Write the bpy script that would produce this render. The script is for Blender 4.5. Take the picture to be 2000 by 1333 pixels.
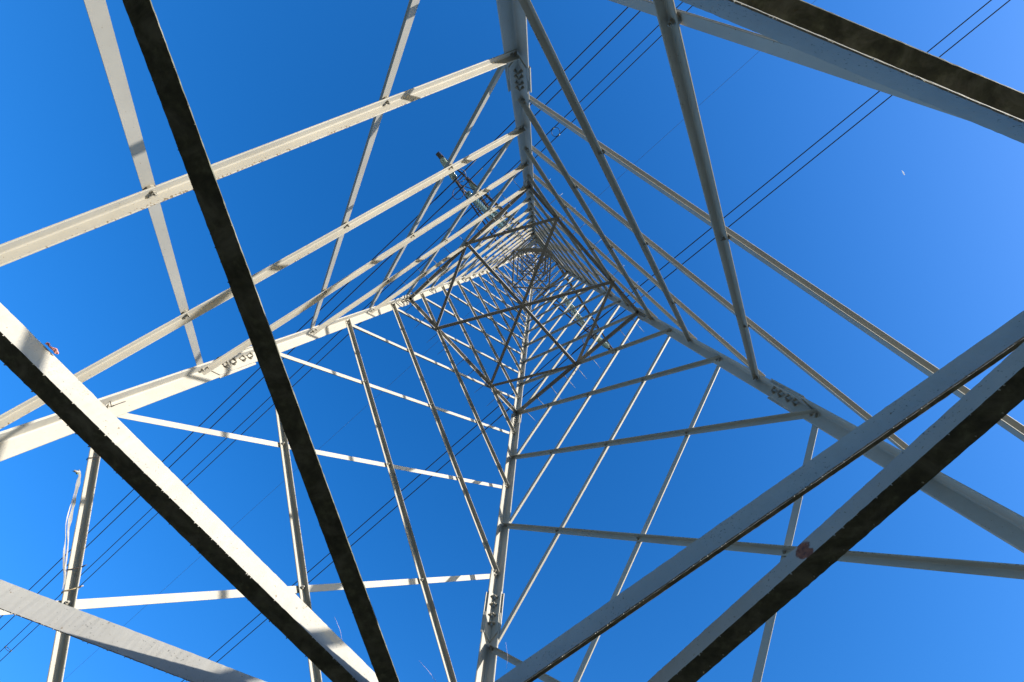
import bpy, math, random
import numpy as np
from mathutils import Vector as V, Matrix

random.seed(7)
scene = bpy.context.scene
for o in list(bpy.data.objects):
    bpy.data.objects.remove(o)

# ---------------------------------------------------------------- frame of reference
S = 4.0                     # metres per survey unit (half diagonal of the tower at eye height)
HC = 1.8                    # eye height above the ground
K = 0.13343                 # taper of the four legs
def W(x, y, z):             # survey units (origin on the tower axis, z from eye height) -> metres
    return V((x * S, y * S, z * S + HC))

# ---------------------------------------------------------------- camera
cam = bpy.data.cameras.new('camera')
cam.sensor_width = 36.0
cam.lens = 998.39 / 2000 * 36.0
cam.clip_start = 0.02
cam.clip_end = 20000
camo = bpy.data.objects.new('camera', cam)
scene.collection.objects.link(camo)
r0 = V((0.99693019, -0.04997871, 0.0602687))
r1 = V((0.06242267, 0.97200678, -0.2265088))
r2 = V((-0.04726097, 0.22957559, 0.97214271))
M = Matrix((r0, -r1, -r2)).transposed().to_4x4()
M.translation = W(0.08475, -0.44248, 0)
camo.matrix_world = M
scene.camera = camo

# ---------------------------------------------------------------- light
SUN_AZ, SUN_EL = math.radians(-21.0), math.radians(11.5)
sun_dir = V((math.cos(SUN_EL) * math.cos(SUN_AZ), math.cos(SUN_EL) * math.sin(SUN_AZ), math.sin(SUN_EL)))
world = bpy.data.worlds.new('World')
scene.world = world
world.use_nodes = True
nt = world.node_tree
bg = nt.nodes['Background']
sky = nt.nodes.new('ShaderNodeTexSky')
sky.sky_type = 'NISHITA'
sky.sun_disc = False
sky.sun_elevation = SUN_EL
sky.sun_rotation = math.pi / 2 - SUN_AZ
sky.altitude = 300
sky.air_density = 1.0
sky.dust_density = 0.8
sky.ozone_density = 3.0
hs = nt.nodes.new('ShaderNodeHueSaturation')          # the deep blue of a dry winter sky
hs.inputs['Saturation'].default_value = 1.29
hs.inputs['Hue'].default_value = 0.511
nt.links.new(sky.outputs[0], hs.inputs['Color'])
nt.links.new(hs.outputs[0], bg.inputs[0])
bg.inputs[1].default_value = 0.15
sl = bpy.data.lights.new('sun', 'SUN')
sl.energy = 3.9
sl.angle = math.radians(0.5)
sl.color = (1.0, 0.95, 0.87)
so = bpy.data.objects.new('sun', sl)
so.rotation_euler = sun_dir.to_track_quat('Z', 'Y').to_euler()
so.location = sun_dir * 200
scene.collection.objects.link(so)
scene.view_settings.view_transform = 'Standard'
scene.view_settings.look = 'None'
scene.view_settings.gamma = 1.0
scene.view_settings.use_curve_mapping = False
scene.view_settings.exposure = 1.42

# ---------------------------------------------------------------- helpers
COL = scene.collection
def tag(o, label=None, cat=None, group=None, kind=None):
    if label: o['label'] = label
    if cat: o['category'] = cat
    if group: o['group'] = group
    if kind: o['kind'] = kind
    return o
def empty(name, loc=(0, 0, 0)):
    o = bpy.data.objects.new(name, None)
    o.location = loc
    o.empty_display_size = 0.2
    COL.objects.link(o)
    return o

class MB:
    def __init__(self):
        self.v, self.f, self.uv, self.sm, self.mi = [], [], [], [], {}
    def strip(self, rings, uvr, cap=True, smooth=False, under=()):
        """rings: list of lists of points (closed profile); uvr: per profile point u, v taken from ring index metres"""
        b = len(self.v); n = len(rings[0])
        vs = 0.0
        for i, r in enumerate(rings):
            if i: vs += (r[0] - rings[i - 1][0]).length
            for j, q in enumerate(r):
                self.v.append(tuple(q)); self.uv.append((uvr[j], vs))
        for i in range(len(rings) - 1):
            for j in range(n):
                k = (j + 1) % n
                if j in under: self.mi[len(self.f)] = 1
                self.f.append((b + i * n + j, b + i * n + k, b + (i + 1) * n + k, b + (i + 1) * n + j)); self.sm.append(smooth)
        if cap:
            self.f.append(tuple(b + j for j in reversed(range(n)))); self.sm.append(False)
            e = b + (len(rings) - 1) * n
            self.f.append(tuple(e + j for j in range(n))); self.sm.append(False)
    def angle(self, p0, p1, a, bdir, w, t, w2=None, seg=1, jit=0.0, under=None):
        """L section with its heel on p0-p1, one flange along a (width w), one along bdir (width w2)"""
        w2 = w2 or w
        ax = (p1 - p0).normalized()
        a = (a - ax * a.dot(ax)).normalized()
        bd = bdir - ax * bdir.dot(ax) - a * bdir.dot(a)
        bd.normalize()
        r = t * 0.9
        prof = [(0, 0), (w, 0), (w, .55 * t), (w - .45 * t, t), (t + r, t), (t + .3 * r, t + .3 * r), (t, t + r),
                (t, w2 - .45 * t), (.55 * t, w2), (0, w2)]
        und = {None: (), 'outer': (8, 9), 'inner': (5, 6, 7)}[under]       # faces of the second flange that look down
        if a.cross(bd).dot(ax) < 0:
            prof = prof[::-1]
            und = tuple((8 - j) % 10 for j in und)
        us = [max(q[0] / w * .78, q[1] / w2) for q in prof]
        rings = []
        for i in range(seg + 1):
            c = p0 + (p1 - p0) * (i / seg)
            ring = []
            for q in prof:
                qa, qb = q
                if jit and (q[0] > .9 * w or q[1] > .9 * w2 or q == (0, 0)):
                    qa += random.gauss(0, jit); qb += random.gauss(0, jit)
                ring.append(c + a * qa + bd * qb)
            rings.append(ring)
        self.strip(rings, us, under=und)
        return self
    def tube(self, pts, rad, n=8, smooth=True):
        rings = []
        up = None
        for i, q in enumerate(pts):
            d = (pts[min(i + 1, len(pts) - 1)] - pts[max(i - 1, 0)]).normalized()
            if up is None:
                up = V((0, 0, 1)) if abs(d.z) < .9 else V((1, 0, 0))
            s = d.cross(up).normalized(); up = s.cross(d).normalized()
            rr = rad[i] if isinstance(rad, (list, tuple)) else rad
            rings.append([q + s * rr * math.cos(2 * math.pi * j / n) + up * rr * math.sin(2 * math.pi * j / n) for j in range(n)])
        self.strip(rings, [0.3] * n, smooth=smooth)
        return self
    def plate(self, pts, nrm, t):
        nrm = nrm.normalized()
        if len(pts) > 2 and (pts[1] - pts[0]).cross(pts[2] - pts[1]).dot(nrm) < 0: pts = pts[::-1]
        self.strip([[q for q in pts], [q + nrm * t for q in pts]], [0.3] * len(pts))
        return self
    def lathe(self, c, ax, prof, n=12, smooth=True):
        ax = ax.normalized()
        s = ax.orthogonal().normalized(); u = ax.cross(s)
        self.strip([[c + ax * h + (s * math.cos(2 * math.pi * j / n) + u * math.sin(2 * math.pi * j / n)) * r for j in range(n)]
                    for (r, h) in prof], [0.3] * n, smooth=smooth)
        return self
    def torus(self, c, ax, R, r, n=20, m=6, a0=0, a1=2 * math.pi):
        ax = ax.normalized(); s = ax.orthogonal().normalized(); u = ax.cross(s)
        full = abs(a1 - a0 - 2 * math.pi) < 1e-6
        pts = [c + (s * math.cos(a0 + (a1 - a0) * i / n) + u * math.sin(a0 + (a1 - a0) * i / n)) * R for i in range(n + 1)]
        return self.tube(pts, r, m)
    def mesh(self, name, mat, mat2=None):
        me = bpy.data.meshes.new(name)
        me.from_pydata(self.v, [], self.f)
        ul = me.uv_layers.new(name='UVMap')
        idx = np.zeros(len(me.loops), dtype=np.int32)
        me.loops.foreach_get('vertex_index', idx)
        ul.data.foreach_set('uv', np.array(self.uv, dtype=np.float32)[idx].ravel())
        me.polygons.foreach_set('use_smooth', self.sm)
        me.materials.append(mat)
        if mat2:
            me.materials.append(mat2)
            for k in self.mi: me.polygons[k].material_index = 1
        me.update()
        return me
    def build(self, name, mat, parent=None, mat2=None):
        o = bpy.data.objects.new(name, self.mesh(name, mat, mat2))
        COL.objects.link(o)
        if parent:
            o.parent = parent
        return o

# ---------------------------------------------------------------- materials
def new_mat(name):
    m = bpy.data.materials.new(name)
    m.use_nodes = True
    n = m.node_tree.nodes
    return m, n, m.node_tree.links, n['Principled BSDF']
def ramp(n, l, src, stops):
    r = n.new('ShaderNodeValToRGB')
    e = r.color_ramp.elements
    while len(e) > len(stops): e.remove(e[-1])
    while len(e) < len(stops): e.new(0.5)
    for el, (p, c) in zip(e, stops):
        el.position = p
        el.color = (c, c, c, 1) if not isinstance(c, tuple) else (*c, 1)
    l.new(src, r.inputs[0])
    return r.outputs[0]
def noise(n, l, scale, detail=4, rough=.55, vec=None, dist=0.0):
    t = n.new('ShaderNodeTexNoise')
    t.inputs['Scale'].default_value = scale
    t.inputs['Detail'].default_value = detail
    t.inputs['Roughness'].default_value = rough
    t.inputs['Distortion'].default_value = dist
    if vec: l.new(vec, t.inputs['Vector'])
    return t.outputs['Fac']
def mixc(n, l, fac, a, b):
    m = n.new('ShaderNodeMix'); m.data_type = 'RGBA'
    if isinstance(fac, float): m.inputs[0].default_value = fac
    else: l.new(fac, m.inputs[0])
    for sock, val in ((m.inputs[6], a), (m.inputs[7], b)):
        if isinstance(val, tuple): sock.default_value = (*val, 1)
        else: l.new(val, sock)
    return m.outputs[2]
def mathn(n, l, op, a, b):
    m = n.new('ShaderNodeMath'); m.operation = op
    for i, val in enumerate((a, b)):
        if isinstance(val, (int, float)): m.inputs[i].default_value = val
        else: l.new(val, m.inputs[i])
    return m.outputs[0]

def steel(name, base, algae=0.0, specks=0.5, rust_at=None, grime=(.24, .225, .19), mott=.30, pits=0.0):
    m, n, l, p = new_mat(name)
    tc = n.new('ShaderNodeTexCoord')
    pos = tc.outputs['Object']
    uvs = n.new('ShaderNodeSeparateXYZ'); l.new(tc.outputs['UV'], uvs.inputs[0])
    oi = n.new('ShaderNodeObjectInfo')
    # broad mottling of the weathered coating
    f1 = ramp(n, l, noise(n, l, 2.3, 5, .6, pos), [(.3, 0.0), (.72, 1.0)])
    dark = tuple(c * .80 for c in base)
    col = mixc(n, l, f1, dark, base)
    f2 = ramp(n, l, noise(n, l, 26, 6, .7, pos), [(.35, 0.0), (.8, mott)])
    col = mixc(n, l, f2, col, grime)
    # each bar weathered a little differently
    rv = mathn(n, l, 'MULTIPLY', oi.outputs['Random'], .25)
    col = mixc(n, l, rv, col, tuple(c * .72 for c in base))
    # brown rust and lichen specks along the toes of the flanges
    edge = ramp(n, l, uvs.outputs[0], [(.68, 0.0), (.97, 1.0)])
    sp = noise(n, l, 75, 3, .6, pos)
    big = ramp(n, l, noise(n, l, 1.6, 2, .5, pos), [(.35, 0.0), (.65, 1.0)])
    thr = mathn(n, l, 'ADD', sp, mathn(n, l, 'MULTIPLY', mathn(n, l, 'MULTIPLY', edge, big), .24 * specks))
    spk = ramp(n, l, thr, [(.685, 0.0), (.72, .9)])
    col = mixc(n, l, spk, col, (.13, .085, .04))
    if pits:
        pz_ = ramp(n, l, mathn(n, l, 'ADD', noise(n, l, 130, 3, .6, pos), mathn(n, l, 'MULTIPLY', noise(n, l, 6, 3, .6, pos), .35)), [(.825, 0.0), (.89, pits)])
        col = mixc(n, l, pz_, col, (.05, .048, .042))
        sm = ramp(n, l, noise(n, l, 3.5, 6, .7, pos, 1.2), [(.48, 0.0), (.70, .30)])
        col = mixc(n, l, sm, col, grime)
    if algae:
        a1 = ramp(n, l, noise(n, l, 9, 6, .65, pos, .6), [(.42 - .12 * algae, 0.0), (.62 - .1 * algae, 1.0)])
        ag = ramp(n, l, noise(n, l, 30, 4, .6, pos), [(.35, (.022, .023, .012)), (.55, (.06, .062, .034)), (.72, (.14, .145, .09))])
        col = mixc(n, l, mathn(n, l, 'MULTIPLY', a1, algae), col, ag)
    if rust_at:
        for (c, rad) in rust_at:
            d = n.new('ShaderNodeVectorMath'); d.operation = 'DISTANCE'
            l.new(pos, d.inputs[0]); d.inputs[1].default_value = tuple(c)
            dd = mathn(n, l, 'ADD', d.outputs['Value'], mathn(n, l, 'MULTIPLY', noise(n, l, 45, 4, .6, pos), rad * 1.6))
            rm = ramp(n, l, dd, [(rad * 1.75, 1.0), (rad * 1.95, 0.0)])
            rc = ramp(n, l, noise(n, l, 90, 4, .6, pos), [(.3, (.07, .020, .008)), (.7, (.27, .085, .03))])
            col = mixc(n, l, rm, col, rc)
    l.new(col, p.inputs['Base Color'])
    p.inputs['Roughness'].default_value = .62
    p.inputs['Specular IOR Level'].default_value = .35
    b = n.new('ShaderNodeBump'); b.inputs['Strength'].default_value = .25 if pits or algae else .04; b.inputs['Distance'].default_value = .0012
    l.new(noise(n, l, 60, 5, .65, pos), b.inputs['Height'])
    l.new(b.outputs[0], p.inputs['Normal'])
    return m
def plain(name, col, rough=.6, metal=0.0, var=.25, scale=20, spec=.4):
    m, n, l, p = new_mat(name)
    tc = n.new('ShaderNodeTexCoord')
    f = noise(n, l, scale, 4, .6, tc.outputs['Object'])
    l.new(mixc(n, l, f, tuple(c * (1 - var) for c in col), tuple(min(1, c * (1 + var)) for c in col)), p.inputs['Base Color'])
    p.inputs['Roughness'].default_value = rough
    p.inputs['Metallic'].default_value = metal
    p.inputs['Specular IOR Level'].default_value = spec
    return m

PAINT = (.360, .340, .292)
M_LEG = steel('weathered_paint_leg', PAINT, specks=.15, mott=.4)
M_BRACE = steel('weathered_paint_brace', PAINT, specks=.9, mott=.12)
M_BRACE_UP = steel('weathered_paint_upper', PAINT, specks=.05, mott=.15)
M_BEAM = steel('weathered_paint_beam', (.325, .312, .28), specks=.35, pits=.85, mott=.5)
M_ARM = steel('rust_tinged_steel', (.26, .215, .165), specks=.5)
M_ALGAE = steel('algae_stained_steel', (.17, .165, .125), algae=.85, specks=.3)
M_BOLT = plain('bolt_steel', (.22, .205, .17), .5, .0, .4, 60)
M_WIRE = plain('aged_conductor', (.035, .036, .04), .5, .3, .2)
M_EARTH = plain('aged_earth_wire', (.10, .11, .13), .5, .3, .2)
M_RING = plain('rusty_fitting', (.11, .065, .045), .6, .2, .4, 30)
M_CAP = plain('insulator_cap', (.12, .12, .11), .45, .5, .3, 30)
M_SPIKE = plain('galvanised_spike', (.20, .20, .19), .5, .3, .3, 30)
M_CONC = plain('footing_concrete', (.32, .30, .27), .9, 0, .25, 12)
mg, gn, gl, gp = new_mat('insulator_glass')
gp.inputs['Base Color'].default_value = (.26, .36, .34, 1)
gp.inputs['Roughness'].default_value = .12
gp.inputs['Coat Weight'].default_value = .5
gp.inputs['Transmission Weight'].default_value = .1
M_GLASS = mg

# ---------------------------------------------------------------- ground
def ground():
    m, n, l, p = new_mat('meadow_ground')
    tc = n.new('ShaderNodeTexCoord')
    pos = tc.outputs['Object']
    f = noise(n, l, .35, 6, .6, pos)
    c = ramp(n, l, f, [(.3, (.018, .020, .007)), (.55, (.032, .032, .012)), (.75, (.055, .043, .019))])
    f2 = ramp(n, l, noise(n, l, 14, 5, .7, pos), [(.3, 0.0), (.8, .6)])
    l.new(mixc(n, l, f2, c, (.062, .052, .025)), p.inputs['Base Color'])
    p.inputs['Roughness'].default_value = .95
    mb = MB()
    R_, n_ = [0, 3, 8, 20, 60, 200, 900, 4000], 48
    for i, r in enumerate(R_):
        for j in range(n_):
            a = 2 * math.pi * j / n_
            mb.v.append((r * math.cos(a), r * math.sin(a), 0 if r < 20 else random.uniform(-.3, .3) * min(r / 60, 4)))
            mb.uv.append((.3, 0))
    for i in range(len(R_) - 1):
        for j in range(n_):
            k = (j + 1) % n_
            a, b_, c_, d_ = i * n_ + j, i * n_ + k, (i + 1) * n_ + k, (i + 1) * n_ + j
            mb.f.append((a, d_, c_, b_) if i else (a, d_, c_)); mb.sm.append(True)
    o = mb.build('ground', m)
    tag(o, 'rough meadow under the pylon', None, None, 'structure')
ground()

# ---------------------------------------------------------------- the tower
U = V((1, 1, 0)).normalized()         # towards the face between legs B and R
VD = V((1, -1, 0)).normalized()       # along the line
DIRS = [V((0, -1, 0)), V((-1, 0, 0)), V((0, 1, 0)), V((1, 0, 0))]     # legs T, L, B, R
T_, L_, B_, R_ = 0, 1, 2, 3
LV = {-2.5: -.47, -2: -.02, -1.5: .336, -1: .665, -.5: 1.0, 0: 1.285, .5: 1.565, 1: 1.812, 1.5: 2.062, 2: 2.285, 2.5: 2.515,
      3: 2.721, 3.5: 2.916, 4: 3.100, 4.5: 3.290, 5: 3.455, 5.5: 3.620, 6: 3.770, 6.5: 3.926, 7: 4.072, 7.5: 4.213, 8: 4.348,
      8.5: 4.478, 9: 4.602, 9.5: 4.722, 10: 4.838}
ZW = LV[10]
ZT = 6.9
HW = 1 - K * ZW
def hh(z):
    if z <= ZW: return 1 - K * z
    if z <= ZT: return HW + (.20 - HW) * (z - ZW) / (ZT - ZW)
    return .20 + (.03 - .20) * (z - ZT) / .72
def corner(i, z):
    h = hh(z)
    return W(DIRS[i].x * h, DIRS[i].y * h, z)
FACES = {'TL': (T_, L_, 0), 'LB': (L_, B_, .5), 'BR': (B_, R_, 0), 'TR': (R_, T_, .5)}
# (leg the inner bars rise towards, other leg, level offset)

tower = empty('transmission_tower')
tag(tower, 'pale grey steel lattice pylon seen from inside its base, rising to two cross arms', 'pylon')

def facedir(i, j, z):                  # horizontal unit vector from leg i to leg j
    return (corner(j, z) - corner(i, z)).normalized()
LEGT = .016
def leg_w(z):
    return .155 if z < 1.4 else .140 if z < 2.65 else .125 if z < 3.9 else .110 if z < ZW else .085
LEGS = {}
for i in range(4):
    cuts = [-.55, 1.40, 2.66, 3.86, ZW, ZT, 7.62]
    for a, b in zip(cuts[:-1], cuts[1:]):
        p0, p1 = corner(i, a), corner(i, b)
        nb, pb = (i + 1) % 4, (i + 3) % 4
        w = leg_w((a + b) / 2)
        t = LEGT if b <= ZW + .01 else .010
        if b > ZT + .1: w = .07
        o = MB().angle(p0, p1, facedir(i, nb, b), facedir(i, pb, b), w, t).build('leg', M_LEG, tower)
        LEGS.setdefault(i, []).append(o)

# ---- bolts: one shared nut-and-stub mesh
bm_ = MB()
bm_.lathe(V((0, 0, 0)), V((0, 0, 1)), [(.022, 0), (.022, .003)], 10, False)
bm_.lathe(V((0, 0, .003)), V((0, 0, 1)), [(.0185, 0), (.0185, .016)], 6, False)
bm_.lathe(V((0, 0, .019)), V((0, 0, 1)), [(.009, 0), (.009, .017)], 6, False)
BOLT = bm_.mesh('bolt', M_BOLT)
nbolts = 0
def bolt(p, nrm, parent, s=1.0, ln=1.0):
    global nbolts
    nbolts += 1
    o = bpy.data.objects.new('bolt', BOLT)
    COL.objects.link(o)
    o.parent = parent
    q = nrm.to_track_quat('Z', 'Y')
    o.matrix_basis = Matrix.LocRotScale(p, q, V((s, s, s * ln * random.uniform(.8, 1.15))))
    return o
farbolts = MB()

# ---- splice plates
for (za, zb, nb_, small) in ((1.315, 1.485, 4, False), (2.60, 2.715, 4, True), (3.80, 3.90, 3, True)):
    for i in range(4):
        for j in ((i + 1) % 4, (i + 3) % 4):
            d = facedir(i, j, za)
            up = (corner(i, zb) - corner(i, za)).normalized()
            d = (d - up * d.dot(up)).normalized()
            other = facedir(i, (i + 1) % 4 if j == (i + 3) % 4 else (i + 3) % 4, za)
            inw = (other - d * other.dot(d) - up * other.dot(up)).normalized()
            w = leg_w(za) - .012
            base = corner(i, za) + inw * (LEGT + .0005)
            L = (corner(i, zb) - corner(i, za)).length
            t = .012
            q = [base + d * (LEGT + .001) - up * .03, base + d * (w * .98) + up * (w * .36), base + d * (w * .98) + up * (L - .01), base + d * (LEGT + .001) + up * L]
            leg = LEGS[i][0 if za < 1.4 else 1 if za < 2.66 else 2]
            sp = MB().plate(q, inw, t).build('splice_plate', M_LEG, leg)
            ob = corner(i, za) - inw * .0005 + d * .01
            q = [ob + up * .05, ob + d * (w + .012) + up * .05, ob + d * (w + .012) + up * (L - .03), ob + up * (L - .03)]
            MB().plate(q, -inw, t).build('splice_plate', M_LEG, leg)
            for k in range(nb_):
                for g in (.56,):
                    hgt = L * (.30 + .72 * k / nb_ + (.05 if k > 1 else 0) + random.uniform(-.01, .01))
                    pp = base + d * (w * g) + up * hgt + inw * t
                    if not small: bolt(pp, inw, leg, .85, 1.8)
                    else:
                        bb = farbolts; bb.lathe(pp, inw, [(.018, 0), (.018, .022)], 6, False)

# ---- lattice bars
GAUGE = .050
LVO = {(1, -2): -.06, (0, -2): -.02, (2, -2): -.06, (3, -2): -.03, (0, -1): .675, (2, -1): .685, (3, -2.5): -.46, (1, -1.5): .35, (3, -1.5): .328,
       (0, -.5): .98, (3, -.5): .965, (2, -.5): .985}
def node(i, j, n):
    z = LVO.get((i, n), LV[n])
    return corner(i, z) + facedir(i, j, z) * GAUGE
bars = {}
def wbar(n):
    return .062 if n < -.6 else .060 if n < 1.0 else .058 if n < 3 else .055 if n < 5 else .052 if n < 7.4 else .046
def clip(p, q, zc):
    if q.z > zc:
        return p + (q - p) * ((zc - p.z) / (q.z - p.z))
    return q
ZCLIP = LV[10] * S + HC
for f, (hi, lo, off) in FACES.items():
    c0, c1, c2 = corner(hi, 0), corner(lo, 0), corner(hi, 3)
    nrm = (c1 - c0).cross(c2 - c0).normalized()
    if nrm.dot(c0) > 0: nrm = -nrm                # inward
    n = -2.5 if off else -2.0
    while n <= 9.6:
        w = wbar(n); t = .008 if w > .06 else .006
        n2 = n + 2
        for inner in (True, False):
            a, b = (lo, hi) if inner else (hi, lo)
            w = wbar(n) * (1.0 if inner else 1.1)
            p = node(a, b, n)
            if n2 <= 10:
                q = node(b, a, n2)
                ext1 = .035
            else:
                # top panel: the bars run on to the waist frame
                zz = LV[10] + (n2 - 10) * .22
                qq = corner(b, min(zz, ZW)) + facedir(b, a, ZW) * GAUGE
                fr = (10 - n) / 2
                q = p + ((corner(b, ZW) + (corner(a, ZW) - corner(b, ZW)) * (1 - fr)) - p)
                ext1 = 0
            ax = (q - p).normalized()
            upv = nrm.cross(ax)
            if upv.z < 0: upv = -upv
            p_, q_ = p - ax * .035, q + ax * ext1
            if inner:
                o = MB().angle(p_ + upv * w / 2 + nrm * (LEGT + .0005), q_ + upv * w / 2 + nrm * (LEGT + .0005), -upv, nrm, w, t)
            else:
                o = MB().angle(p_ + upv * w / 2 - nrm * .0005, q_ + upv * w / 2 - nrm * .0005, -upv, -nrm, w, t)
            ob = o.build('lattice_bar', M_BRACE if n < 1.2 and inner else M_BRACE_UP, tower)
            bars.setdefault(f, []).append((n, inner, p, q, ax, nrm, w, t, ob))
        n += 1
# bolts at the ends and at every crossing of the nearer panels
for f, bl in bars.items():
    inn = [b for b in bl if b[1]]; outb = [b for b in bl if not b[1]]
    for (n, _, p, q, ax, nrm, w, t, ob) in inn:
        top = nrm * (LEGT + t + .001)
        pts = [p + ax * .0, p + ax * .055] + ([q, q - ax * .055] if n <= 8 else [])
        for o2 in outb:
            p2, ax2 = o2[2], o2[4]
            d = (p2 - p)
            cr = ax.cross(ax2)
            if cr.length < 1e-4: continue
            s = d.cross(ax2).dot(cr) / cr.length_squared
            s2 = d.cross(ax).dot(cr) / cr.length_squared
            if .2 < s < (q - p).length - .2 and .2 < s2 < (o2[3] - p2).length - .2:
                x = p + ax * s
                pts.append(x)
                # packing washer between the two bars
                if n < 5:
                    MB().lathe(x + nrm * .0005, nrm, [(.03, 0), (.03, LEGT - .001)], 10, False).build('packing_washer', M_BOLT, ob)
        for x in pts:
            if x.z < S * 2.55 + HC: bolt(x + top, nrm, ob, .82)
            else: farbolts.lathe(x + top, nrm, [(.017, 0), (.017, .022)], 6, False)
        # the outer bars' end bolts show their nuts inside the leg
    for (n, _, p, q, ax, nrm, w, t, ob) in outb:
        for x in ([p + ax * .02, q - ax * .02] if n <= 8 else [p]):
            pp = x + nrm * (LEGT + .001)
            if x.z < S * 2.2 + HC: bolt(pp, nrm, ob, .95)
            else: farbolts.lathe(pp, nrm, [(.016, 0), (.016, .02)], 6, False)
fb = farbolts.build('bolt', M_BOLT, tower)
fb['kind'] = 'stuff'

# ---- low diaphragm (level -1.5), just overhead
ZD = LV[-1.5]
WB = .078
drips = {}
def face_hit(p, d, z):
    """distance along d from p (survey units) to the square of the tower at height z"""
    h = hh(z) - .012
    best = 9
    for nx, ny in ((1, 1), (1, -1), (-1, 1), (-1, -1)):
        den = nx * d[0] + ny * d[1]
        if den > 1e-6:
            t = (h - nx * p[0] - ny * p[1]) / den
            if 0 < t < best: best = t
    return best
def beam(pa, pb, zb, mode, side, mat, name='diaphragm_beam', w=WB, label=None, jit=.0003, w2=None):
    """mode 'bottom': heel at the bottom, horizontal flange at the bottom towards side; 'top': heel at the top"""
    za_, zb_ = zb if isinstance(zb, tuple) else (zb, zb)
    p0, p1 = W(pa[0], pa[1], za_), W(pb[0], pb[1], zb_)
    sd = V((side[0], side[1], 0))
    L = (p1 - p0).length
    seg = max(2, int(L / .014)) if jit else 1
    if mode == 'bottom':
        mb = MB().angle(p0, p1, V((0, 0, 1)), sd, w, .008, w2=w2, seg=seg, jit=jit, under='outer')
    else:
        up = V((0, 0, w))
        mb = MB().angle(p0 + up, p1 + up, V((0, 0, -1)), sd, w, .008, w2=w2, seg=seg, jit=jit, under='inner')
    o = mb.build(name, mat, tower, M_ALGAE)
    if label: o['label'] = label
    if jit:
        dm = MB()
        ax = (p1 - p0).normalized()
        x = .02
        while x < L:
            c = p0 + ax * x + V((0, 0, -.001)) + (sd.normalized() * (w if (mode == 'bottom' and random.random() < .3) else 0.002))
            r = random.uniform(.0012, .003)
            dm.lathe(c + V((0, 0, .002)), V((random.uniform(-.3, .3), random.uniform(-.3, .3), -1)), [(r, 0), (r * .9, r), (r * .3, r * 2.1)], 5)
            x += random.expovariate(1 / .02) + .005
        d = dm.build('zinc_drip', mat, o)
        d['kind'] = 'stuff'
    return o
def unit(a): return np.array(a) / np.linalg.norm(a)
RUST = [(W(0.2649, -0.2444, 0.3014), .022), (W(0.2661, -0.2464, 0.2967), .014)]
RUST2 = [(W(-.3065, -.3392, .368), .014), (W(-.2990, -.3350, .366), .009)]
M_B_RUST = steel('weathered_paint_beam_rust', (.325, .312, .28), specks=.45, pits=.7, rust_at=RUST, algae=0)
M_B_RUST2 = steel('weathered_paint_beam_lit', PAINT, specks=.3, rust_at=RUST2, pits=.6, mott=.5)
def through(pa, pb, z=ZD, ends=True):
    a, b = np.array(pa), np.array(pb)
    d = unit(b - a)
    return a - d * face_hit(a, -d, z), a + d * face_hit(a, d, z), d
# the dark bar running from the upper left to the centre: flat flange below, stained with algae
CP = np.array((.08475, -.44248))
def layer(p, z):                # the bars are stacked where they meet: the same sight line one bar higher
    return CP + (np.array(p) - CP) * (z / ZD)
def nearest_axis(a, d): return a + d * (-np.dot(a, d))
cut = .035
ZA, ZB = .345, .351
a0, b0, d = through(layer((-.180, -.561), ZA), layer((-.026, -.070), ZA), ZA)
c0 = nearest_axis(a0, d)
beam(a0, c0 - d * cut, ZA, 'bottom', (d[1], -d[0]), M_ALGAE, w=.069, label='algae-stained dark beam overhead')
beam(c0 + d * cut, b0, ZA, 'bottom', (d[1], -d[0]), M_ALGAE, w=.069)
# sunlit beam towards the upper left face
a0, b0, d = through(layer((-.292, -.339), ZB), layer((-.042, -.068), ZB), ZB)
c0 = nearest_axis(a0, d)
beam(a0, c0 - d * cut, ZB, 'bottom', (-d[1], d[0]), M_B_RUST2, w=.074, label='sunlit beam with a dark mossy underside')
beam(c0 + d * cut, b0, ZB, 'bottom', (-d[1], d[0]), M_BEAM, w=.074)
# beam at the lower left, heel at the top
a0, b0, d = through((-.344, -.109), (-.185, -.053))
c0 = np.array((-.344, -.109)) + d * (-np.dot((-.344, -.109), d))
beam(a0, c0 - d * cut, ZD, 'top', (-d[1], d[0]), M_BEAM, w=.088)
beam(c0 + d * cut, b0, ZD, 'top', (-d[1], d[0]), M_BEAM)
# right hand pair
a0, b0, d = through((.3936, -.3874), (.0908, -.0836))
beam(a0, b0, ZD, 'top', (1, 1), M_BEAM, w=.081, w2=.078)
ZR = .280
pt = layer((.399, -.368), ZR); en = np.array((.0406, .129)); d = unit(en - pt)
ex = face_hit(pt, -d, ZR) - .02
sl_ = (ZD - ZR) / np.linalg.norm(en - pt)
beam(pt - d * ex, en, (ZR - ex * sl_, ZD), 'bottom', (-d[1], d[0]) if (-d[1] + d[0]) > 0 else (d[1], -d[0]), M_B_RUST, w=.050, w2=.060, label='beam with a rust patch near its middle')
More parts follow.
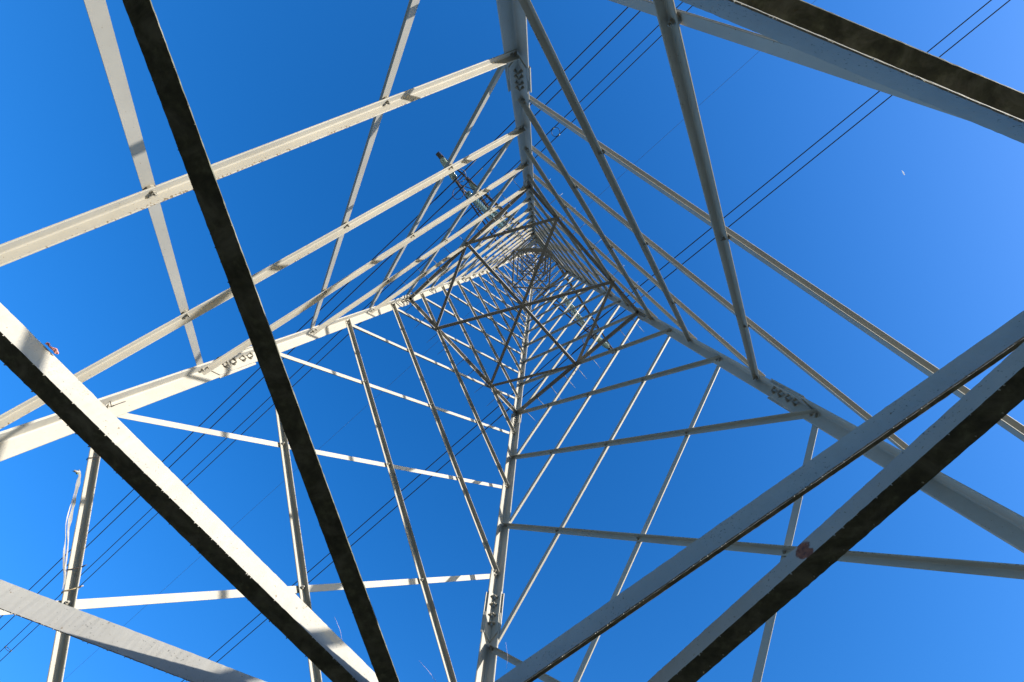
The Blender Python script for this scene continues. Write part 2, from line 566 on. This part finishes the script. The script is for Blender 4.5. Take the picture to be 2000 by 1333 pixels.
# top right
a0, b0, d = through((.206, -.563), (.360, -.512))
beam(a0, b0, ZD, 'top', (d[1], -d[0]), M_BEAM, w=.088, w2=.098)
hD = hh(ZD)
def onface(i, j, f, z):
    a, b = DIRS[i], DIRS[j]
    h = hh(z) - .012
    q = a * (1 - f) + b * f
    return np.array((q.x * h, q.y * h))
TRm, LBm = onface(T_, R_, .5, ZD), onface(L_, B_, .5, ZD)
for (m_, e_) in ((TRm, onface(R_, B_, .25, ZD)), (LBm, onface(L_, T_, .25, ZD)), (LBm, onface(B_, R_, .25, ZD))):
    d = unit(e_ - m_)
    beam(m_ + d * .03, e_ - d * .005, ZD, 'bottom', (-d[1], d[0]), M_BEAM, jit=0)
g_ = MB().plate([W(.028 * math.cos(a), .028 * math.sin(a), ZD) + V((0, 0, .1205)) for a in np.linspace(0, 2 * math.pi, 9)[:-1]], V((0, 0, 1)), .01)
g_.build('gusset_plate', M_BEAM, tower)

def horiz(i, j, z, w, t, mat=None, inset=LEGT + .010, name='horizontal_bar'):
    a, b = corner(i, z), corner(j, z)
    d = (b - a).normalized()
    nrm = -(a + b) / 2; nrm.z = 0; nrm.normalize()
    a = a + d * .02 + nrm * inset; b = b - d * .02 + nrm * inset
    return MB().angle(a, b, V((0, 0, -1)), nrm, w, t).build(name, mat or M_BEAM, tower)

# ---- diaphragm at level 3
Z3 = LV[3]
h3 = hh(Z3)
for i in range(4):
    horiz(i, (i + 1) % 4, Z3 + .006, .07, .007, inset=LEGT + .008)
mids = {'TL': onface(T_, L_, .5, Z3), 'BR': onface(B_, R_, .5, Z3), 'TR1': onface(T_, R_, .25, Z3), 'TR3': onface(T_, R_, .75, Z3),
        'LB1': onface(L_, B_, .25, Z3), 'LB3': onface(L_, B_, .75, Z3)}
def dbar(a, b, z, w=.06, dz=0, mat=None, side=None):
    p0, p1 = W(a[0], a[1], z), W(b[0], b[1], z)
    d = (p1 - p0).normalized()
    sd = V((-d.y, d.x, 0)) if side is None else side
    return MB().angle(p0 + V((0, 0, dz)) - sd * w * .4, p1 + V((0, 0, dz)) - sd * w * .4, sd, V((0, 0, 1)), w, .006).build('diaphragm_bar', mat or M_BEAM, tower)
ce = np.array((0.0, 0.0))
for a, b, dz in (('TL', 'TR1', 0), ('TL', 'LB1', 0), ('BR', 'TR3', 0), ('BR', 'LB3', 0)):
    dbar(mids[a], mids[b], Z3, .060, dz)
for a, b, dz in (('TL', 'BR', .02), ('TR1', 'LB3', .034), ('LB1', 'TR3', -.02)):
    dbar(mids[a], mids[b], Z3, .065, dz)
# anti-climbing spikes along the level 3 frame
spike = MB()
spike.tube([V((0, 0, -.10)), V((0, 0, .20)), V((0, 0, .36))], [.007, .006, .003], 6)
spike.lathe(V((0, 0, -.012)), V((0, 0, 1)), [(.016, 0), (.016, .014)], 6, False)
SPIKE = spike.mesh('anti_climb_spike', M_SPIKE)
for i in range(4):
    j = (i + 1) % 4
    a, b = corner(i, Z3 + .004), corner(j, Z3 + .004)
    outd = (a + b) / 2; outd.z = 0; outd.normalize()
    for k in range(9):
        q = a + (b - a) * ((k + .6 + random.uniform(-.1, .1)) / 9.2) + V((0, 0, -.03))
        o = bpy.data.objects.new('anti_climb_spike', SPIKE)
        COL.objects.link(o); o.parent = tower
        dd = (outd + V((random.uniform(-.05, .05), random.uniform(-.05, .05), random.uniform(.0, .12)))).normalized()
        o.matrix_basis = Matrix.LocRotScale(q, dd.to_track_quat('Z', 'Y'), None)

# ---- waist frame and the upper body
for z, w in ((ZW, .070), (5.32, 0), (5.78, .055), (6.02, 0), (6.58, 0), (6.9, .05)):
    for i in range(4):
        if w: horiz(i, (i + 1) % 4, z, w, .007, M_BRACE_UP)
    m4 = [onface(i, (i + 1) % 4, .5, z) for i in range(4)]
    for k in range(4):
        dbar(m4[k], m4[(k + 1) % 4], z - .006, .055 if z < 5 else .045)
    if z in (ZW, 5.78, 6.9):
        dbar(m4[0], m4[2], z - .025, .05); dbar(m4[1], m4[3], z - .045, .05)
pz = [ZW, 5.32, 5.78, 6.25, 6.58, 6.9]
for a, b in zip(pz[:-1], pz[1:]):
    for i in range(4):
        j = (i + 1) % 4
        for (s, e, inn) in ((i, j, True), (j, i, False)):
            p, q = corner(s, a), corner(e, b)
            d = (q - p).normalized()
            nrm = -(p + q) / 2; nrm.z = 0; nrm.normalize()
            upv = nrm.cross(d)
            if upv.z < 0: upv = -upv
            p, q = p + d * .05, q - d * .05
            if inn: MB().angle(p + nrm * .011 + upv * .02, q + nrm * .011 + upv * .02, -upv, nrm, .042, .005).build('lattice_bar', M_BRACE_UP, tower)
            else: MB().angle(p - nrm * .0005 + upv * .02, q - nrm * .0005 + upv * .02, -upv, -nrm, .045, .005).build('lattice_bar', M_BRACE_UP, tower)
for a, b in ((6.9, 7.15), (7.15, 7.35), (7.35, 7.55)):
    for i in range(4):
        j = (i + 1) % 4
        for s, e in ((i, j), (j, i)):
            p, q = corner(s, a), corner(e, b)
            d = (q - p).normalized(); p, q = p + d * .03, q - d * .03
            nrm = -(p + q) / 2; nrm.z = 0; nrm.normalize()
            MB().angle(p + nrm * (.009 if s == i else -.006), q + nrm * (.009 if s == i else -.006), V((0, 0, 1)), nrm, .04, .005).build('lattice_bar', M_BRACE_UP, tower)
MB().plate([W(0, 0, 7.62) + V((.1 * math.cos(a), .1 * math.sin(a), 0)) for a in np.linspace(0, 2 * math.pi, 7)[:-1]], V((0, 0, 1)), .02).build('peak_plate', M_BEAM, tower)

# ---- cross arms
def UV(u, v, z):
    q = U * u + VD * v
    return W(q.x, q.y, z)
def arm(legs, sgn, zb, zt, ztip, tip, nb):
    ia, ib = legs
    wC = .070
    tips = [UV(sgn * tip, .020, ztip), UV(sgn * tip, -.020, ztip)]
    lowA, lowB = corner(ia, zb), corner(ib, zb)
    topA, topB = corner(ia, zt), corner(ib, zt)
    if (lowA - lowB).dot(VD) < 0:
        tips = tips[::-1]
    def bar(p, q, w, a, b, name='cross_arm_bar', t=.007):
        return MB().angle(p, q, a, b, w, t).build(name, M_ARM, tower)
    out = U * sgn
    for low, top, tp, sd in ((lowA, topA, tips[0], 1), (lowB, topB, tips[1], -1)):
        inn = (lowB - lowA).normalized() * sd
        bar(low, tp, wC, inn, V((0, 0, 1)), 'cross_arm_chord')
        bar(top, tp + V((0, 0, .10)), wC * .85, inn, V((0, 0, 1)), 'cross_arm_chord')
        prev = None
        for k in range(1, nb):
            f = k / nb
            a = low + (tp - low) * f; b = top + (tp + V((0, 0, .10)) - top) * f
            bar(a, b, .036, inn, out, t=.005)
    for k in range(0, nb):
        f, g = k / nb, (k + 1) / nb
        a, b = lowA + (tips[0] - lowA) * f, lowB + (tips[1] - lowB) * f
        a2, b2 = lowA + (tips[0] - lowA) * g, lowB + (tips[1] - lowB) * g
        dz = V((0, 0, -.008))
        if k: bar(a + dz, b + dz, .04, out, V((0, 0, 1)), t=.005)
        bar(a + dz * 2, b2 + dz * 2, .036, out, V((0, 0, 1)), t=.005)
    e = [tips[0] + out * .16, tips[1] + out * .16, tips[1] - out * .22, tips[0] - out * .22]
    MB().plate([q + V((0, 0, -.02)) for q in e], V((0, 0, 1)), .012).build('tip_plate', M_BEAM, tower)
    for s in (-.6, .6):
        q = (tips[0] + tips[1]) / 2 + (tips[0] - tips[1]) * s + V((0, 0, -.03))
        MB().plate([q + out * .15, q - out * .24, q - out * .24 + V((0, 0, .12)), q + out * .15 + V((0, 0, .12))], VD, .01).build('tip_plate', M_RING, tower)
arm((T_, L_), -1, 5.78, 6.25, 5.78, 1.53, 4)
arm((B_, R_), 1, 5.78, 6.25, 5.78, 1.36, 4)
arm((T_, L_), -1, 6.88, 7.2, 6.88, 1.30, 3)

# ---- footings
for i, nm in enumerate(('near the dark overhead beam end', 'on the sunlit side', 'farthest from the viewer', 'on the shaded right side')):
    c = corner(i, -.47)
    e = empty('footing', (c.x, c.y, 0))
    tag(e, 'concrete footing block of the pylon leg ' + nm, 'footing', 'footings of the pylon')
    mb = MB()
    def sq(r, z): return [V((r, r, z)), V((-r, r, z)), V((-r, -r, z)), V((r, -r, z))]
    mb.strip([sq(.55, -.3), sq(.55, .12), sq(.50, .17), sq(.36, .26)], [.3] * 4)
    mb.build('block', M_CONC, e)

# ---------------------------------------------------------------- insulators and wires
def disc_mesh():
    mb = MB()
    mb.lathe(V((0, 0, 0)), V((0, 0, 1)), [(.045, .10), (.060, .095), (.095, .070), (.127, .040), (.131, .030), (.118, .026), (.100, .040), (.085, .030), (.070, .048), (.04, .05)], 18)
    return mb.mesh('disc', M_GLASS)
def cap_mesh():
    mb = MB()
    mb.lathe(V((0, 0, 0)), V((0, 0, 1)), [(.012, -.02), (.012, .05), (.046, .08), (.050, .125), (.030, .14), (.012, .142)], 10)
    return mb.mesh('cap', M_CAP)
DISC, CAP = disc_mesh(), cap_mesh()
def string(p_low, p_high, label):
    e = empty('insulator_string', p_low)
    tag(e, label, 'insulator', 'glass insulator strings of the V sets')
    d = (p_high - p_low); L = d.length; d.normalize()
    q = d.to_track_quat('Z', 'Y')
    n = int((L - .55) / .146)
    off = (L - n * .146) / 2
    for k in range(n):
        for me, nm in ((DISC, 'disc'), (CAP, 'cap')):
            o = bpy.data.objects.new(nm, me)
            COL.objects.link(o); o.parent = e
            o.matrix_basis = Matrix.LocRotScale(d * (off + k * .146), q, None)
    MB().tube([V((0, 0, 0)), d * off], .014, 6).build('end_link', M_CAP, e)
    MB().tube([d * (L - off), d * L], .014, 6).build('end_link', M_CAP, e)
    return e
def wire(pts, r, name, label, cat, mat, group=None):
    loc = pts[len(pts) // 2].copy()
    o = MB().tube([q - loc for q in pts], r, 6).build(name, mat)
    o.location = loc
    tag(o, label, cat, group)
    return o
def span(u, z, off, slope, half=75.0, n=120):
    pts = []
    for k in range(-n, n + 1):
        s = half * (abs(k) / n) ** 2.2 * (1 if k >= 0 else -1)
        pts.append(UV(u, s, z - slope * abs(s) * (1 - abs(s) / half) + 0) + U * off)
    return pts
BUND = .19
SETS = [
    dict(u=-1.066, z=5.08, o=-1.50, i=-.46, za=5.74, nm='lower left', slope=.062),
    dict(u=.877, z=5.08, o=1.30, i=.40, za=5.74, nm='lower right', slope=.085),
    dict(u=-.898, z=6.20, o=-1.27, i=-.36, za=6.84, nm='upper left', slope=.085),
]
for st in SETS:
    u, z, nm, sg = st['u'], st['z'], st['nm'], (1 if st['u'] > 0 else -1)
    base = UV(u, 0, z)
    lowo, lowi = base + U * sg * .20 + V((0, 0, .24)), base - U * sg * .20 + V((0, 0, .24))
    string(lowo, UV(st['o'], 0, st['za']), 'outer green glass insulator string of the %s wire pair, hung from the arm tip' % nm)
    string(lowi, UV(st['i'], 0, st['za']), 'inner green glass insulator string of the %s wire pair, hung nearer the mast' % nm)
    y = empty('yoke', base)
    tag(y, 'rusty yoke with arcing rings holding the %s pair of wires' % nm, 'yoke')
    MB().plate([U * .24 + V((0, 0, .27)), -U * .24 + V((0, 0, .27)), -U * .22 + V((0, 0, .10)), U * .22 + V((0, 0, .10))], VD, .016).build('yoke_plate', M_RING, y)
    for s in (-1, 1):
        c = U * BUND * s
        MB().tube([c + VD * -.16 + V((0, 0, .0)), c + VD * -.06 + V((0, 0, .02)), c + VD * .06 + V((0, 0, .02)), c + VD * .16], [.022, .04, .04, .022], 8).build('suspension_clamp', M_CAP, y)
        MB().tube([c + V((0, 0, .02)), c + V((0, 0, .13))], .018, 6).build('hanger', M_RING, y)
        MB().tube([c + VD * -1.1, c + VD * 1.1], .021, 8).build('armour_rod', M_WIRE, y)
        ring = MB().torus(c * 1.15 - VD * .24 * s + V((0, 0, .12)), V((0, 0, 1)) + U * .5 * s, .25, .014, 22)
        ring.build('arcing_ring', M_RING if s > 0 else M_CAP, y)
        MB().tube([c + V((0, 0, .1)), c * 1.15 - VD * .1 * s + V((0, 0, .12))], .012, 6).build('ring_stay', M_RING, y)
    for s, w_ in ((-1, 'upper-left wire of the %s pair' % nm), (1, 'lower-right wire of the %s pair' % nm)):
        pts = span(u, z, BUND * s, st['slope'])
        wire(pts, .020, 'conductor', 'dark twin conductor crossing the sky, ' + w_, 'power line', M_WIRE, 'conductors of the line')
wire(span(0.0, 7.66, 0, .05), .0075, 'earth_wire', 'thin single earth wire passing over the tower peak', 'power line', M_EARTH)
MB_e = MB()
# spacers on the upper left pair
def spacer(s, label):
    st = SETS[2]
    z = st['z'] - st['slope'] * abs(s) * (1 - abs(s) / 75.0)
    base = UV(st['u'], s, z)
    e = empty('bundle_spacer', base)
    tag(e, label, 'spacer', 'spacers between twin wires')
    for k in (-1, 1):
        MB().tube([U * BUND * k - VD * .07, U * BUND * k + VD * .07], .035, 8).build('clamp', M_CAP, e)
    MB().torus(V((0, 0, -.02)), V((0, 0, 1)) + VD * .3, BUND, .012, 20).build('ring', M_WIRE, e)
CAMU, CAMV = .2529, -.3729      # tower axis seen from the camera, in u and v
spacer(.123 * 6.05 - CAMV, 'small ring spacer between the upper left wires, beside the topmost leg')
spacer(-1.64 * 5.7 - CAMV, 'small ring spacer between the upper left wires near the lower left corner')

# ---------------------------------------------------------------- small things caught on the steel
M_GREEN = plain('green_plastic', (.30, .46, .16), .5, 0, .3, 40)
def rag():
    m, n, l, p = new_mat('torn_plastic')
    tc = n.new('ShaderNodeTexCoord')
    f = noise(n, l, 5, 4, .6, tc.outputs['Object'])
    c = ramp(n, l, f, [(.35, (.22, .21, .20)), (.6, (.34, .33, .31)), (.68, (.24, .32, .14)), (.74, (.30, .29, .28))])
    l.new(c, p.inputs['Base Color'])
    p.inputs['Roughness'].default_value = .5
    key = [(-.7985, .0865, .868), (-.7900, .0960, .856), (-.7760, .1120, .832), (-.7640, .1270, .808), (-.7500, .1440, .784), (-.7360, .1615, .764),
           (-.7230, .1770, .7455), (-.7110, .1915, .7280), (-.7020, .2025, .7150), (-.6960, .2100, .704)]
    wid = [.007, .009, .006, .009, .011, .010, .013, .009, .004, .002]
    pts = [W(*q) + V((.015, -.015, 0)) for q in key]
    loc = pts[-1].copy()
    e = empty('plastic_strip', loc)
    side = V((.8, .45, .1)).normalized()
    for strand, (sh, ws, ph) in enumerate(((.0, 1.0, 0.0), (-.022, .55, 1.4))):
        mb = MB(); rings = []
        N = 46
        for k in range(N + 1):
            x = k / N * (len(pts) - 1); i0 = min(int(x), len(pts) - 2); fr = x - i0
            sm = fr * fr * (3 - 2 * fr)
            q = pts[i0].lerp(pts[i0 + 1], fr) - loc
            env = math.sin(math.pi * min(1, k / N * 1.05)) 
            w_ = (wid[i0] * (1 - sm) + wid[i0 + 1] * sm) * ws * (1 + .2 * math.sin(k * 1.1 + ph) + random.uniform(-.15, .15))
            tw = math.sin(k * .16 + ph) * .7
            s2 = (side * math.cos(tw) + V((.3, -.6, .7)).normalized() * math.sin(tw)).normalized()
            nn = s2.cross(V((.6, .6, -.5))).normalized() * .0012
            c_ = q + side * sh * env + V((0, 0, .003 * math.sin(k * .5 + ph)))
            rings.append([c_ + s2 * w_ + nn, c_ - s2 * w_ + nn, c_ - s2 * w_ - nn, c_ + s2 * w_ - nn])
        mb.strip(rings, [.3] * 4)
        mb.build('strip', m, e)
    for k in range(5):                      # crumpled green knot at the top
        q = pts[0] - loc + V((random.uniform(-.015, .01), random.uniform(-.012, .012), random.uniform(-.02, .012)))
        d = V((random.uniform(-1, -.2), random.uniform(-.5, .3), random.uniform(-.2, .5))).normalized() * random.uniform(.02, .05)
        b1 = V((random.uniform(-.012, .012), random.uniform(-.012, .012), random.uniform(-.01, .01)))
        MB().tube([q, q + d * .4 + b1, q + d * .8 - b1 * .5, q + d], [.010, .008, .004, .0015], 5).build('frayed_end', M_GREEN if k % 2 else m, e)
    tag(e, 'torn white and green plastic strip tied along the left bar', 'plastic strip')
rag()
M_TWINE = plain('twine', (.05, .04, .04), .8, 0, .3, 50)
M_TWINE2 = plain('straw_twine', (.42, .33, .20), .8, 0, .3, 50)
b_ = [b for b in bars['LB'] if b[0] == -2.5 and b[1]][0]
def tie(f, mat, label):
    (n, _, p, q, ax, nrm, w, t, ob) = b_
    c = p + (q - p) * f
    upv = nrm.cross(ax)
    if upv.z < 0: upv = -upv
    o0 = .006
    pts = [c - upv * (w / 2 + o0) + nrm * .012, c - upv * (w / 2 + o0) + nrm * (LEGT + t + o0), c + upv * (w / 2 - t) * .3 + nrm * (LEGT + t + .03),
           c + upv * (w / 2 + o0) + nrm * (LEGT + w + o0), c + upv * (w / 2 + o0) + nrm * (LEGT + w * .4), c + upv * (w / 2 + o0) + nrm * .01, c - upv * (w / 2 + o0) + nrm * .004]
    loc = c.copy()
    mb = MB().tube([x - loc for x in pts], .0035, 5)
    o = mb.build('twine_tie', mat); o.location = loc
    kn = MB().tube([pts[3] - loc, pts[3] - loc + V((.012, -.008, .0)), pts[3] - loc + V((.02, -.008, .008))], [.006, .004, .002], 5).build('knot', mat, o)
    tag(o, label, 'twine')
Lb = b_[3] - b_[2]
def fz(z): return (z * S + HC - b_[2].z) / (b_[3].z - b_[2].z)
tie(fz(.905), M_TWINE, 'dark twine knotted round the left bar at the top of the plastic strip')
tie(fz(.735), M_TWINE, 'dark twine knotted round the left bar at the bottom of the plastic strip')
tie(fz(.708), M_TWINE2, 'straw-coloured twine round the left bar beside its crossing bolt')
# bent tie wire on the sunlit leg
c = W(-.858, -.003, 1.02)
w_ = MB().tube([V((-.06, -.05, .06)), V((-.01, -.01, .02)), V((.02, .02, -.01)), V((.035, .01, .02)), V((.07, .0, .09))], .004, 5).build('tie_wire', M_TWINE)
w_.location = c + V((.05, .0, -.03))
tag(w_, 'bent dark tie wire sticking out of the sunlit leg behind the beam', 'wire')
# pink scrap on the sunlit beam
M_PINK = plain('faded_pink_plastic', (.55, .24, .20), .6, 0, .4, 60)
c = W(-.3010, -.3300, .3685)
mb = MB()
rings = []
for k in range(7):
    q = V((k * .006, k * .0055, .003 * math.sin(k * 2)))
    wv = V((.004, -.004, .004 * math.cos(k * 1.3))) * (1.2 - abs(k - 3) * .25)
    rings.append([q + wv, q - wv, q - wv + V((0, 0, .003)), q + wv + V((0, 0, .003))])
mb.strip(rings, [.3] * 4)
o = mb.build('plastic_scrap', M_PINK); o.location = c + V((0, 0, .004))
tag(o, 'faded pink plastic scrap stuck on the edge of the sunlit beam', 'plastic scrap')
# gossamer threads near the bottom edge
M_SILK = plain('gossamer', (.55, .42, .50), .4, 0, .2, 60)
CAMP = W(.08475, -.44248, 0)
for (da, db, dist, nm) in (((-.3596, .7717, .8289), (-.3414, .8196, .8185), 5.2, 'left of the dark beam foot'),
                           ((-.1895, .8462, .8196), (-.1528, .8863, .8119), 5.2, 'between the dark beam foot and the bottom leg'),
                           ((-.0230, .8000, .8350), (-.0180, .8520, .8250), 5.6, 'beside the bottom leg')):
    a, b = CAMP + V(da) * dist, CAMP + V(db) * dist
    o = MB().tube([V((0, 0, 0)), (b - a) * .5 + V((.02, .01, 0)), b - a], [.0010, .0014, .0014], 5).build('gossamer_thread', M_SILK)
    o.location = a
    tag(o, 'fine pinkish gossamer thread drifting ' + nm, 'thread', 'gossamer threads')
# short contrail far above on the right
m, n, l, p = new_mat('contrail_ice')
p.inputs['Base Color'].default_value = (.95, .95, .96, 1); p.inputs['Roughness'].default_value = 1
p.inputs['Subsurface Weight'].default_value = .3; p.inputs['Subsurface Radius'].default_value = (40, 40, 40); p.inputs['Subsurface Scale'].default_value = 1.0
a, b = CAMP + V((.69230522, -.13274474, 1.09366038)) * 6000, CAMP + V((.69786062, -.12423287, 1.09192034)) * 6000
o = MB().tube([V((0, 0, 0)), (b - a) * .3, (b - a) * .8, b - a], [2, 5, 5, 3], 8).build('contrail', m)
o.location = a
tag(o, 'tiny white contrail streak high in the clear sky at right', 'contrail')
print('bolts', nbolts, 'objects', len(bpy.data.objects))
